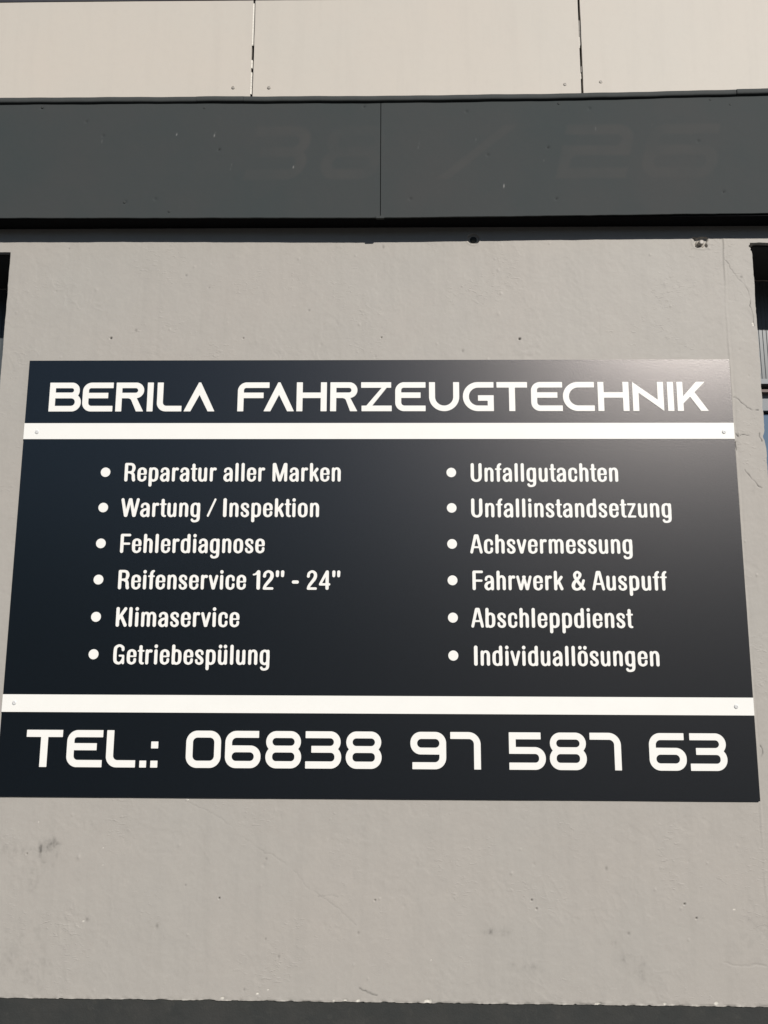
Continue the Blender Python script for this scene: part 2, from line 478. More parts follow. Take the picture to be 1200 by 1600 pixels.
def rag_pier(X, Z):
    x = X.copy(); z = Z.copy()
    eR = np.exp(-((XR - X) / .012)); eL = np.exp(-((X - XL) / .010)); eB = np.exp(-((Z - ZB) / .009))
    x = x + eR * (.0024 * fbm(X * 0, Z, .05, 101, 4) + .0022 * np.minimum(0, fbm(X * 0, Z, .022, 104, 3)))
    x = x - eR * .010 * np.exp(-((Z - 2.728) / .006) ** 2) + eR * (.0055 * (Z - 2.0))
    x = x - eR * .003 * np.exp(-((Z - 2.715) / .004) ** 2) - eR * .004 * np.exp(-((Z - 2.155) / .01) ** 2)
    fade = 1 - smooth(2.722, 2.736, Z)
    x = X + fade * (x - X)
    eL = eL * fade
    x = x + eL * .0016 * fbm(X * 0, Z, .04, 102, 4) + eL * (-.0035 * (Z - 2.3))
    z = z + eB * (0.0013 * fbm(X, Z * 0, .03, 103, 4) + .0015 * smooth(.25, .6, fbm(X, Z * 0, .02, 105, 2)) - .0012 * X)
    return x, z

# the building -------------------------------------------------------
building = tag(empty('workshop_building', (0, 0.3, 0)),
               'grey plastered workshop building whose wide pier carries the sign, on a dark plinth', 'building')
def child(o):
    o.parent = building
    o.matrix_parent_inverse = Matrix.Translation((0, -0.3, 0))
    return o

ex = MB()
ex.box(XL + .02, XR - .02, .012, .298, ZB + .02, ZSH - .004)               # body of the pier
for s, (a, b) in ((-1, (-3.0, XL)), (1, (XR, 3.0))):
    ex.box(a - (0 if s < 0 else .02), b + (.02 if s < 0 else 0), .0092, .297, ZB + .001, .90)   # wall under the window
ex.box(-3.8, -3.0, .0062, .30, ZB + .001, ZSH); ex.box(3.0, 3.8, .0062, .30, ZB + .001, ZSH)
ex.box(-3.8, 3.8, .03, .30, ZSH + .001, 3.50)                               # wall behind the fascia
step = .0021
wall = grid_mesh('plaster_wall', np.concatenate([np.arange(XL, .985, step), np.linspace(.985, XR, 86)]), np.linspace(ZB, ZSH, int((ZSH - ZB) / step)),
                 wall_fn, PLASTER, None, back=.30, ragged=rag_pier, extra=ex)
child(wall)

def lintel(x0, x1, zb, edge):
    def fn(X, Z):
        y, a = wall_fn(X, Z)
        return y, a
    def rg(X, Z):
        e = np.exp(-((Z - zb) / .008))
        k = smooth(0, .03, X - x0) if edge > 0 else smooth(0, .03, x1 - X)
        return X, Z + e * k * (.0022 * fbm(X, Z * 0, .03, 111 + edge, 4))
    return child(grid_mesh('lintel', np.linspace(x0, x1, int((x1 - x0) / .006)), np.linspace(zb, ZSH, 40), fn, PLASTER, None, back=.30, ragged=rg))
lintel(-3.0, XL, 2.7165, -1)
lintel(XR, 3.0, 2.7370, 1)

pl = MB(); pl.box(-3.8, 3.8, .016, .30, .119, ZB - .0045)
def plinth_fn(X, Z):
    d = .0010 * fbm(X, Z, .12, 121, 4) + .0005 * fbm(X, Z, .012, 122, 3)
    return .0120 - d, {}
child(grid_mesh('plinth', np.linspace(-3.8, 3.8, 1200), np.linspace(.119, ZB + .008, 110), plinth_fn, PLINTH, None, back=.29))
child(MB().box(-3.8, 3.8, -.0485, .32, 3.5062, 3.56).build('coping', COPINGM))
child(MB().box(-3.8, 3.8, .32, 8.0, 3.30, 3.44).build('flat_roof', COPINGM))
child(MB().box(-3.8, -3.6, .301, 8, .1, 3.29).box(3.6, 3.8, .301, 8, .1, 3.29).box(-3.6, 3.6, 7.8, 8, .1, 3.29).build('rear_wall', mat_simple('rear_render', (.35, .33, .3), .8)))

def window(side):
    xa, xb = (-2.999, XL - .001) if side < 0 else (XR + .001, 2.999)
    zt = 2.7165 if side < 0 else 2.7370
    fr = MB()
    yf = .236
    # head cassette set back in the dark, rails and jambs
    for z0, z1, dy in ((2.386, 2.402, 0), (2.300, 2.3105, .004), (.905, .955, 0)):
        fr.box(xa + .03, xb - .03, yf + dy, yf + .05, z0, z1)
    fr.box(xa, xa + .03, yf + .006, yf + .05, .905, zt - .002); fr.box(xb - .03, xb, yf + .006, yf + .05, .905, zt - .002)
    fr.box((xa + xb) / 2 - .025, (xa + xb) / 2 + .025, yf + .002, yf + .05, .955, 2.30)
    w = fr.build('window', FRAMEM); child(w)
    # ribbed infill panel in the upper light
    v, fc = [], []
    n = 0
    x = xa + .03
    prof = ((0, 0), (.0010, -.0008), (.0020, 0), (.0115, .0002), (.012, 0))
    pts = []
    while x < xb - .03:
        for dx, dy in prof[:-1]: pts.append((x + dx, dy))
        x += .012
    for px, dy in pts:
        v += [(px, yf + .018 + dy, 2.402), (px, yf + .018 + dy, zt - .002)]
    for k in range(len(pts) - 1): fc.append((2 * k, 2 * k + 2, 2 * k + 3, 2 * k + 1))
    rp = obj('ribbed_panel', v, fc, RIBBED, w)
    MB().box(xa + .03, xb - .03, yf + .02, yf + .024, .955, 2.2925).build('pane', PANE, w)
    MB().box(xa + .03, xb - .03, yf + .006, yf + .03, 2.3608, 2.3695).build('rail', mat_simple('brown_rail', (.12, .085, .075), .6), w)
    vent = MB()
    vent.box(xa + .03, xb - .03, yf + .028, yf + .034, 2.3105, 2.3608)
    vent.build('transom_panel', mat_simple('transom_grey', (.17, .185, .20), .5), w)
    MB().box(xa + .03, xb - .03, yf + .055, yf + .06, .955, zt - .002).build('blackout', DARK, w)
    MB().box(xa + .014, xb - .014, .022, yf - .001, zt - .006, zt - .0005).build('soffit_shade_sheet', mat_simple('soffit_shade_brown', (.028, .026, .022), .8), w)  # dark sheet added under the lintel to deepen the soffit's shade
    MB().box(xa + .001, xb - .001, -.02, yf - .001, .9005, .925).build('sill', mat_simple('sill_stone', (.25, .24, .22), .7), w)
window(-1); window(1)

# ------------------------------------------------------------------ lettering: outlines drawn from signed distances
def sd_poly(X, Y, pts):
    pts = np.array(pts, float)
    d = np.full(X.shape, 1e9); s = np.ones(X.shape)
    n = len(pts)
    for i in range(n):
        a, b = pts[i], pts[i - 1]
        ex_, ey_ = b - a
        wx_, wy_ = X - a[0], Y - a[1]
        t = np.clip((wx_ * ex_ + wy_ * ey_) / (ex_ * ex_ + ey_ * ey_), 0, 1)
        d = np.minimum(d, (wx_ - ex_ * t) ** 2 + (wy_ - ey_ * t) ** 2)
        c1, c2, c3 = Y >= a[1], Y < b[1], ex_ * wy_ > ey_ * wx_
        fl = (c1 & c2 & c3) | (~c1 & ~c2 & ~c3)
        s = np.where(fl, -s, s)
    return s * np.sqrt(d)
def sd_rr(X, Y, x0, x1, y0, y1, tl=0, tr=0, br=0, bl=0):
    cx, cy = (x0 + x1) / 2, (y0 + y1) / 2
    px, py = X - cx, Y - cy
    rr = np.where(px < 0, np.where(py > 0, tl, bl), np.where(py > 0, tr, br))
    rr = np.minimum(rr, min(x1 - x0, y1 - y0) / 2)
    qx = np.abs(px) - (x1 - x0) / 2 + rr; qy = np.abs(py) - (y1 - y0) / 2 + rr
    return np.minimum(np.maximum(qx, qy), 0) + np.hypot(np.maximum(qx, 0), np.maximum(qy, 0)) - rr
def U(*a):
    m = a[0]
    for k in a[1:]: m = np.minimum(m, k)
    return m
def S(a, *b):
    for k in b: a = np.maximum(a, -k)
    return a

def contours(F, xs, ys):
    ny, nx = F.shape
    inside = F < 0
    code = inside[:-1, :-1] * 1 + inside[:-1, 1:] * 2 + inside[1:, 1:] * 4 + inside[1:, :-1] * 8
    T = {1: [(3, 0)], 2: [(0, 1)], 3: [(3, 1)], 4: [(1, 2)], 5: [(3, 0), (1, 2)], 6: [(0, 2)], 7: [(3, 2)],
         8: [(2, 3)], 9: [(2, 0)], 10: [(0, 1), (2, 3)], 11: [(2, 1)], 12: [(1, 3)], 13: [(1, 0)], 14: [(0, 3)]}
    nxt = {}
    def key(j, i, e):
        return ((0, j, i), (1, j, i + 1), (0, j + 1, i), (1, j, i))[e]
    for j, i in zip(*np.nonzero((code > 0) & (code < 15))):
        for a, b in T[int(code[j, i])]: nxt[key(j, i, a)] = key(j, i, b)
    def pt(k):
        t, j, i = k
        if t == 0:
            a, b = F[j, i], F[j, i + 1]; w = a / (a - b); return (xs[i] + w * (xs[i + 1] - xs[i]), ys[j])
        a, b = F[j, i], F[j + 1, i]; w = a / (a - b); return (xs[i], ys[j] + w * (ys[j + 1] - ys[j]))
    loops = []
    while nxt:
        k0, k = nxt.popitem(); lp = [k0]
        while k != k0:
            lp.append(k); k = nxt.pop(k)
        loops.append([pt(q) for q in lp])
    return loops
def simplify(lp, eps):
    P = np.array(lp); n = len(P)
    i0 = int(np.argmin(P[:, 0] + P[:, 1])); P = np.roll(P, -i0, 0)
    i1 = int(np.argmax(((P - P[0]) ** 2).sum(1)))
    P = np.vstack([P, P[:1]])
    keep = {0, i1, n}
    st = [(0, i1), (i1, n)]
    while st:
        a, b = st.pop()
        if b - a < 2: continue
        e = P[b] - P[a]; L = math.hypot(*e) or 1e-9
        q = P[a + 1:b] - P[a]
        dd = np.abs(q[:, 0] * e[1] - q[:, 1] * e[0]) / L
        k = int(np.argmax(dd))
        if dd[k] > eps:
            keep.add(a + 1 + k); st += [(a, a + 1 + k), (a + 1 + k, b)]
    return [tuple(P[i]) for i in sorted(keep) if i < n]
def area(l):
    return sum(l[i - 1][0] * l[i][1] - l[i][0] * l[i - 1][1] for i in range(len(l))) / 2
def pip(pt, l):
    x, y = pt; c = False
    for i in range(len(l)):
        (x0, y0), (x1, y1) = l[i - 1], l[i]
        if (y0 > y) != (y1 > y) and x < (x1 - x0) * (y - y0) / (y1 - y0) + x0: c = not c
    return c
def shapes_from(F, xs, ys, eps=.0016):
    """list of (outer, [holes])"""
    lps = [simplify(l, eps) for l in contours(F, xs, ys) if len(l) > 6]
    lps = [l for l in lps if len(l) > 2 and abs(area(l)) > 1e-4]
    big = sorted(lps, key=lambda l: -abs(area(l)))
    out = []
    for l in big:
        par = [o for o in out if pip(l[0], o[0])]
        if par: par[-1][1].append(l)
        else: out.append((l, []))
    return out

class Film:
    """cut vinyl: flat shapes with a sliver of thickness"""
    def __init__(self): self.v, self.f = [], []
    def add(self, shapes, ox, oz, sx, sz, y0=-.0009, y1=.0003):
        for outer, holes in shapes:
            if area(outer) < 0: outer = outer[::-1]
            holes = [h if area(h) < 0 else h[::-1] for h in holes]
            loops = [outer] + holes
            tri = tessellate_polygon([[Vector((a, b, 0)) for a, b in l] for l in loops])
            flat = [q for l in loops for q in l]
            b = len(self.v); n = len(flat)
            self.v += [(ox + a * sx, y0, oz + c * sz) for a, c in flat]
            self.v += [(ox + a * sx, y1, oz + c * sz) for a, c in flat]
            for t in tri:
                p0, p1, p2 = (flat[k] for k in t)
                cr = (p1[0] - p0[0]) * (p2[1] - p0[1]) - (p1[1] - p0[1]) * (p2[0] - p0[0])
                self.f.append(tuple(b + k for k in (t if cr > 0 else t[::-1])))
            k = 0
            for l in loops:
                m = len(l)
                for i in range(m):
                    a, c = b + k + i, b + k + (i + 1) % m
                    self.f.append((a, a + n, c + n, c))
                k += m
    def build(self, name, mat, parent): return obj(name, self.v, self.f, mat, parent)

# --- wide capitals of the header and the telephone number: cap height 1, width w, stroke t
def wide(ch, X, Y, w):
    R = lambda *a, **k: sd_rr(X, Y, *a, **k)
    P = lambda *p: sd_poly(X, Y, p)
    t = .2; B = 9.0
    lo, m0, m1, hi = .192, .455, .645, .808
    if ch in '0123456789':
        t = .187; lo, m0, m1, hi = .19, .425, .607, .815
    if ch == 'B':
        return S(U(R(0, w - .06, .44, 1, tr=.26, br=.26), R(0, w, 0, .62, tr=.3, br=.3)), R(t, w - .06 - t + .01, m1 + .01, hi, tr=.085, br=.085), R(t, w - t, lo, m0, tr=.13, br=.13))
    if ch == 'E':
        return S(R(0, w, 0, 1, tl=.3, bl=.3), U(R(t, B, m1, hi, tl=.13), R(w - .165, B, m0 - .05, m1 + .05), R(t, B, lo, m0, bl=.11)))
    if ch == 'F':
        return S(R(0, w, 0, 1, tl=.3), U(R(t, B, m1, hi, tl=.13), R(w - .19, B, m0 - .05, m1 + .05), R(t, B, -1, m0)))
    if ch == 'R':
        top = S(U(R(0, t, 0, 1), R(0, w, m0, 1, tr=.275, br=.275)), R(t, w - t, m1, hi, tr=.085, br=.085))
        leg = P((.42, m0 + .03), (w - .25, m0 + .03), (w, 0), (w - .24, 0), (.535, m0 - .10), (.515, m0 - .055), (.475, m0 - .018), (.42, m0 - .002))
        return U(top, leg)
    if ch == 'I': return R(0, w, 0, 1)
    if ch == 'L': return S(R(0, w, 0, 1, bl=.3), R(t, B, lo, B, bl=.12))
    if ch == 'A':
        c = w / 2
        return S(P((0, 0), (w, 0), (c + .035, 1), (c - .035, 1)), P((.22, -.01), (c, .57), (w - .22, -.01)))
    if ch == 'H': return U(R(0, t, 0, 1), R(w - t, w, 0, 1), R(.1, w - .1, m0, m1))
    if ch == 'Z': return U(R(0, w - .02, hi, 1), R(0.02, w, 0, lo), P((w - .31, hi + .03), (w - .02, hi + .08), (w - .02, 1), (.36, lo - .02), (.02, lo - .07), (0.02, 0)))
    if ch == 'U': return S(R(0, w, 0, 1, bl=.5, br=.5), R(t, w - t, lo, B, bl=.33, br=.33))
    if ch == 'G': return U(S(R(0, w, 0, 1, tl=.5, bl=.5), R(t, B, lo, hi, tl=.31, bl=.31)), R(w * .49, w, m0 - .1, m0 + .09), R(w - t, w, 0, m0 + .09))
    if ch == 'C': return S(R(0, w, 0, 1, tl=.5, bl=.5), R(t, B, lo, hi, tl=.31, bl=.31))
    if ch == 'T': return U(R(0, w, hi, 1), R(w / 2 - t / 2, w / 2 + t / 2, 0, .9))
    if ch == 'N': return U(R(0, t, 0, .80), R(w - t, w, .2, 1), P((0, 1), (w - t, .385), (w, .2), (w, 0), (t, .625), (0, .76)))
    if ch == 'K': return U(R(0, t, 0, 1), P((t - .04, .22), (t - .04, .46), (w - .37, 1), (w - .08, 1)), P((.42, .50), (.57, .66), (w, 0), (w - .25, 0)))
    if ch == '.': return R(0, w, 0, .185)
    if ch == ':': return U(R(0, w, 0, .185), R(0, w, .515, .70))
    if ch == '0': return S(R(0, w, 0, 1, tl=.31, tr=.31, bl=.31, br=.31), R(t, w - t, lo, hi, tl=.13, tr=.13, bl=.13, br=.13))
    if ch == '6':
        hook = S(R(0, w - .055, .3, 1, tl=.31), R(t, B, -1, hi, tl=.13))
        return S(U(hook, R(0, w, 0, m1, tr=.29, br=.29, bl=.31)), R(t, w - t, lo, m0, tl=.115, tr=.115, bl=.115, br=.115))
    if ch == '9': return wide('6', w - X, 1 - Y, w)
    if ch == '8':
        o = U(R(.012, w - .012, m0, 1, tl=.288, tr=.288, bl=.288, br=.288), R(0, w, 0, m1, tl=.3, tr=.3, bl=.3, br=.3))
        k = .105
        return S(o, R(t, w - t, m1, hi, tl=k, tr=k, bl=k, br=k), R(t, w - t, lo, m0, tl=k, tr=k, bl=k, br=k))
    if ch == '3':
        o = U(R(.0, w - .02, m0, 1, tr=.288, br=.288), R(0, w, 0, m1, tr=.3, br=.3))
        return S(o, R(-1, w - t - .02, m1, hi, tr=.105, br=.105), R(-1, w - t, lo, m0, tr=.105, br=.105), R(-1, .165, m0 - .05, m1 + .05))
    if ch == '5':
        o = U(R(0, .88, hi, 1), R(0, t, m0, .9), R(0, w, 0, m1, tr=.3, br=.3))
        return S(o, R(-1, w - t, lo, m0, tr=.105, br=.105))
    if ch == '7': return S(R(0, w, 0, 1, tr=.34), R(-1, w - t, -1, hi, tr=.14))
    if ch == '2': return U(S(R(0, w, m0, 1, tr=.3, br=.25), R(-1, w - t, m1, hi, tr=.105, br=.105)), S(R(0, w, 0, m1, tl=.25), R(t, B, lo, m0, tl=.105)))
    if ch == '/': return P((0, 0), (.22, 0), (w, 1), (w - .22, 1))

def wide_film(film, letters, z0, cap, y0=-.0009):
    N = 110
    for ch, xa, xb in letters:
        w = (xb - xa) / cap
        xs_ = np.linspace(-.03, w + .03, int((w + .06) * N)); ys_ = np.linspace(-.03, 1.03, int(1.06 * N))
        X, Y = np.meshgrid(xs_, ys_)
        film.add(shapes_from(wide(ch, X, Y, w), xs_, ys_, .0012), xa, z0, cap, cap)

# --- rounded condensed bold of the service list: every stroke is (x, y, half width) points
def arc(*p): return ('c',) + p
def ln(*p): return ('l',) + p
a_, b_ = .098, .072
STEM = lambda x, y1, r=.098: ln((x, .0 + r, r), (x, y1 - r, r))
BOWL = [(.265, .698, .070), (.40, .63, .088), (.435, .50, .098), (.435, .26, .098), (.40, .13, .088), (.265, .062, .070), (.13, .13, .088), (.097, .26, .098), (.097, .50, .098), (.13, .63, .088), (.265, .698, .070)]
DOT = lambda x: ln((x, .896, .104), (x, .8961, .104))
ARCH = lambda x0: arc((x0, .50, .07), (x0 + .06, .645, .066), (x0 + .155, .698, .070), (x0 + .255, .662, .085), (x0 + .30, .55, .097), (x0 + .30, .35, .098), (x0 + .30, .098, .098))
UARC = lambda s: [('c',) + tuple((.505 - x, .762 - y, rr) for x, y, rr in ARCH(.11)[1:])]
G = {
 'o': (.532, .045, .045, [arc(*BOWL)]),
 'e': (.53, .045, .03, [arc((.435, .255, .085), (.415, .14, .080), (.27, .064, .070), (.13, .135, .088), (.098, .27, .098), (.098, .50, .098), (.13, .63, .088), (.268, .698, .070), (.40, .63, .088), (.432, .52, .096), (.44, .44, .085)), ln((.10, .408, .052), (.47, .408, .052)), ln((.43, .45, .085), (.44, .445, .085))]),
 'c': (.505, .045, .03, [arc((.418, .50, .085), (.40, .63, .080), (.268, .698, .070), (.13, .63, .088), (.098, .50, .098), (.098, .26, .098), (.13, .13, .088), (.268, .062, .070), (.40, .13, .080), (.418, .26, .085))]),
 'n': (.507, .06, .055, [STEM(.095, .762, .095), ARCH(.11)]),
 'h': (.507, .06, .055, [STEM(.098, 1.0), ARCH(.11)]),
 'm': (.80, .06, .055, [STEM(.095, .762, .095), arc((.11, .50, .07), (.165, .645, .066), (.25, .698, .070), (.345, .66, .085), (.388, .55, .095), (.39, .35, .095), (.39, .095, .095)), arc((.40, .50, .07), (.46, .645, .066), (.55, .698, .070), (.65, .66, .085), (.698, .55, .096), (.70, .35, .097), (.70, .097, .097))]),
 'r': (.39, .06, .01, [STEM(.095, .762, .095), arc((.11, .50, .07), (.16, .62, .072), (.23, .672, .082), (.30, .665, .090))]),
 'u': (.507, .055, .06, [ln((.41, .098, .095), (.41, .667, .095))] + UARC(0)),
 'a': (.53, .03, .05, [arc((.105, .545, .082), (.13, .64, .076), (.262, .698, .070), (.39, .64, .088), (.428, .52, .098), (.432, .30, .098), (.437, .085, .092)), arc((.42, .435, .06), (.30, .41, .07), (.17, .36, .085), (.10, .26, .094), (.105, .16, .094), (.17, .08, .080), (.25, .068, .072), (.34, .11, .066), (.42, .20, .066))]),
 's': (.485, .03, .03, [arc((.392, .545, .080), (.375, .64, .074), (.245, .698, .070), (.125, .645, .084), (.098, .545, .092), (.15, .455, .095), (.24, .385, .098), (.345, .305, .095), (.390, .21, .092), (.365, .115, .084), (.245, .062, .070), (.115, .115, .074), (.088, .22, .080))]),
 't': (.375, .0, -.02, [ln((.175, .865, .098), (.178, .20, .098)), arc((.178, .25, .098), (.187, .14, .092), (.235, .08, .076), (.308, .068, .066)), ln((.058, .672, .057), (.322, .672, .057))]),
 'f': (.375, .0, .0, [ln((.19, .098, .098), (.19, .72, .098)), arc((.19, .70, .098), (.20, .82, .094), (.245, .90, .082), (.305, .928, .070)), ln((.058, .672, .057), (.322, .672, .057))]),
 'i': (.20, .058, .058, [STEM(.1, .762, .097), DOT(.1)]),
 'l': (.20, .065, .065, [STEM(.1, 1.0, .099)]),
 'k': (.515, .06, 0, [STEM(.098, 1.0), ln((.40, .665, .088), (.14, .33, .085)), ln((.26, .45, .085), (.418, .096, .094))]),
 'v': (.525, .012, .012, [ln((.088, .672, .088), (.245, .092, .088)), ln((.437, .672, .088), (.28, .092, .088))]),
 'w': (.83, .01, .01, [ln((.086, .674, .084), (.235, .09, .086)), ln((.415, .64, .080), (.265, .09, .086)), ln((.415, .64, .080), (.565, .09, .086)), ln((.744, .674, .084), (.595, .09, .086)), ln((.39, .672, .084), (.44, .672, .084))]),
 'z': (.50, .02, .02, [ln((.08, .692, .068), (.42, .692, .068)), ln((.40, .68, .078), (.10, .085, .078)), ln((.085, .070, .068), (.43, .070, .068))]),
 'b': (.535, .06, .045, [STEM(.098, 1.0), arc(*BOWL)]),
 'd': (.535, .045, .06, [STEM(.434, 1.0), arc(*BOWL)]),
 'p': (.535, .06, .045, [ln((.098, .664, .097), (.098, -.165, .098)), arc(*BOWL)]),
 'g': (.535, .045, .06, [arc(*BOWL), ln((.434, .664, .097), (.434, .0, .098)), arc((.434, .05, .098), (.432, -.06, .094), (.40, -.145, .084), (.28, -.200, .070), (.155, -.185, .074), (.105, -.125, .080))]),
 'R': (.62, .06, .035, [STEM(.1, 1.0, .1), ln((.09, .922, .078), (.34, .922, .078)), ln((.09, .495, .072), (.36, .495, .072)), arc((.33, .922, .078), (.44, .885, .086), (.498, .78, .1), (.498, .67, .1), (.45, .545, .085), (.35, .497, .073)), arc((.36, .47, .078), (.46, .415, .088), (.492, .30, .098), (.498, .18, .1), (.518, .10, .099))]),
 'W': (1.0, .0, .0, [ln((.092, .902, .094), (.265, .096, .094)), ln((.475, .90, .088), (.295, .096, .094)), ln((.525, .90, .088), (.705, .096, .094)), ln((.908, .902, .094), (.735, .096, .094)), ln((.475, .904, .09), (.525, .904, .09))]),
 'K': (.60, .06, .0, [STEM(.1, 1.0, .1), ln((.49, .90, .094), (.15, .40, .09)), ln((.27, .56, .09), (.50, .098, .097))]),
 'M': (.82, .06, .06, [STEM(.096, 1.0, .096), STEM(.724, 1.0, .096), ln((.14, .905, .092), (.395, .096, .09)), ln((.68, .905, .092), (.425, .096, .09))]),
 'F': (.58, .06, .01, [STEM(.1, 1.0, .1), ln((.09, .922, .078), (.505, .922, .078)), ln((.1, .485, .070), (.485, .485, .070))]),
 'G': (.61, .045, .055, [arc((.505, .725, .088), (.485, .84, .084), (.32, .928, .074), (.155, .855, .09), (.1, .72, .1), (.1, .28, .1), (.15, .135, .09), (.30, .068, .074), (.42, .12, .075), (.50, .24, .075)), ln((.34, .435, .062), (.53, .435, .062)), ln((.525, .42, .075), (.53, .085, .078))]),
 'I': (.215, .07, .065, [STEM(.1075, 1.0, .1065)]),
 'U': (.62, .06, .06, [arc((.102, .90, .101), (.102, .50, .102), (.102, .28, .102), (.155, .13, .088), (.31, .066, .074), (.465, .13, .088), (.518, .28, .102), (.518, .50, .102), (.518, .90, .101))]),
 'A': (.675, .0, .0, [ln((.088, .088, .087), (.285, .90, .092)), ln((.587, .088, .087), (.39, .90, .092)), ln((.285, .908, .088), (.39, .908, .088)), ln((.2, .335, .062), (.47, .335, .062))]),
 '1': (.40, .02, .05, [STEM(.295, 1.0, .1), arc((.058, .765, .056), (.14, .785, .06), (.22, .84, .075), (.29, .90, .1))]),
 '2': (.565, .04, .03, [arc((.098, .69, .09), (.13, .84, .080), (.285, .928, .074), (.43, .85, .09), (.462, .71, .098), (.41, .56, .098), (.27, .38, .092), (.15, .22, .086), (.10, .10, .084)), ln((.09, .077, .076), (.48, .077, .076))]),
 '4': (.62, .03, .03, [STEM(.44, 1.0, .098), ln((.42, .90, .085), (.09, .31, .076)), ln((.080, .288, .074), (.545, .288, .074))]),
 '"': (.44, .035, .05, [ln((.095, .90, .097), (.092, .715, .088)), ln((.345, .90, .097), (.342, .715, .088))]),
 '-': (.365, 0, 0, [ln((.098, .4, .096), (.267, .4, .096))]),
 '/': (.56, 0, 0, [ln((.075, .085, .072), (.485, .915, .072))]),
 '&': (.69, 0, 0, [arc((.60, .085, .088), (.45, .27, .088), (.29, .50, .088), (.19, .68, .088), (.185, .82, .085), (.30, .925, .074), (.425, .83, .085), (.41, .70, .085), (.30, .56, .082), (.15, .40, .094), (.1, .25, .098), (.14, .12, .09), (.27, .064, .074), (.41, .12, .08), (.52, .27, .078), (.595, .50, .078))]),
}
G['ü'] = (G['u'][0], .055, .06, G['u'][3] + [DOT(.128), DOT(.385)])
G['ö'] = (G['o'][0], .045, .045, G['o'][3] + [DOT(.137), DOT(.395)])

def sample(st):
    pts = [np.array(q, float) for q in st[1:]]
    if st[0] == 'l': return pts
    out = []
    closed = np.allclose(pts[0], pts[-1])
    n = len(pts)
    for i in range(n - 1):
        p1, p2 = pts[i], pts[i + 1]
        p0 = pts[i - 1] if i else (pts[-2] if closed else 2 * p1 - p2)
        p3 = pts[i + 2] if i + 2 < n else (pts[1] if closed else 2 * p2 - p1)
        for k in range(6):
            t = k / 6
            out.append(.5 * (2 * p1 + (p2 - p0) * t + (2 * p0 - 5 * p1 + 4 * p2 - p3) * t * t + (3 * p1 - p0 - 3 * p2 + p3) * t ** 3))
    out.append(pts[-1])
    return out
GC = {}
def glyph(ch):
    if ch in GC: return GC[ch]
    w, lb, rb, strokes = G[ch]
    N = 125
    xs_ = np.linspace(-.05, w + .06, int((w + .11) * N)); ys_ = np.linspace(-.31, 1.05, int(1.36 * N))
    X, Y = np.meshgrid(xs_, ys_)
    F = np.full(X.shape, 9.0)
    for st in strokes:
        P = sample(st)
        for p, q in zip(P[:-1], P[1:]):
            e = q[:2] - p[:2]; L2 = float(e @ e) or 1e-9
            t = np.clip(((X - p[0]) * e[0] + (Y - p[1]) * e[1]) / L2, 0, 1)
            F = np.minimum(F, np.hypot(X - p[0] - t * e[0], Y - p[1] - t * e[1]) - (p[2] + t * (q[2] - p[2])))
    F += .015
    # round the inner corners a little, as cut vinyl has
    GC[ch] = (w, lb, rb, shapes_from(F, xs_, ys_, .0008))
    return GC[ch]
def word(film, text, xa, xb, z0, cap):
    x, prev, place = 0, None, []
    for ch in text:
        w, lb, rb, sh = glyph(ch)
        if prev is not None: x += prev + lb
        place.append((x, sh)); x += w; prev = rb
    xa, xb, z0 = xa - .0008, xb + .0008, z0 - .0008          # the drawn strokes run 1.5 % thin of their skeleton
    cap = cap * 1.03
    k = (xb - xa) / x
    for px, sh in place: film.add(sh, xa + px * k, z0, k, cap)

# ------------------------------------------------------------------ the sign
sign = tag(empty('sign_board', (0, WALL_Y, 1.18)),
           'large dark navy service sign with white lettering and two white stripes, screwed to grey pier', 'sign')
def on_sign(o):
    o.parent = sign; o.matrix_parent_inverse = Matrix.Translation((0, -WALL_Y, -1.18))
    return o
on_sign(MB().box(-1, 1, 0, .0042, 1.18, 2.3789).build('board', SIGN))
for z0, z1 in ((2.1465, 2.1928), (1.3963, 1.4420)):
    on_sign(MB().box(-1.0002, 1.0002, -.0009, .001, z0, z1).build('white_stripe', WHITE))
HEADER = [('B', -.9347, -.8438), ('E', -.8394, -.7523), ('R', -.7437, -.6640), ('I', -.6542, -.6373), ('L', -.6259, -.5551), ('A', -.5487, -.4608),
          ('F', -.3957, -.3060), ('A', -.3211, -.2348), ('H', -.2279, -.1422), ('R', -.1322, -.0552), ('Z', -.0448, .0422), ('E', .0521, .1380), ('U', .1479, .2333),
          ('G', .2436, .3306), ('T', .3392, .4256), ('E', .4362, .5246), ('C', .5259, .6144), ('H', .6242, .7117), ('N', .7220, .8089), ('I', .8196, .8371), ('K', .8465, .9332)]
def wide_words(name, letters, cuts, z0, cap):
    for i, j in zip([0] + cuts, cuts + [len(letters)]):
        fm = Film(); wide_film(fm, letters[i:j], z0, cap); on_sign(fm.build(name, WHITE, None))
wide_words('header_lettering', HEADER, [6], 2.2272, .0852)
PHONE = [('T', -.9272, -.8307), ('E', -.8178, -.7229), ('L', -.7125, -.6341), ('.', -.6226, -.6047), (':', -.5935, -.5748), ('0', -.5004, -.4080), ('6', -.3965, -.3024), ('8', -.2894, -.1950),
         ('3', -.1839, -.0892), ('8', -.0772, .0173), ('9', .0932, .1873), ('7', .1984, .2782), ('5', .3526, .4485), ('8', .4590, .5556), ('7', .5646, .6461), ('6', .7194, .8161), ('3', .8258, .9219)]
wide_words('telephone_lettering', PHONE, [5, 10, 12, 15], 1.2551, .0949)
CAP = .0532
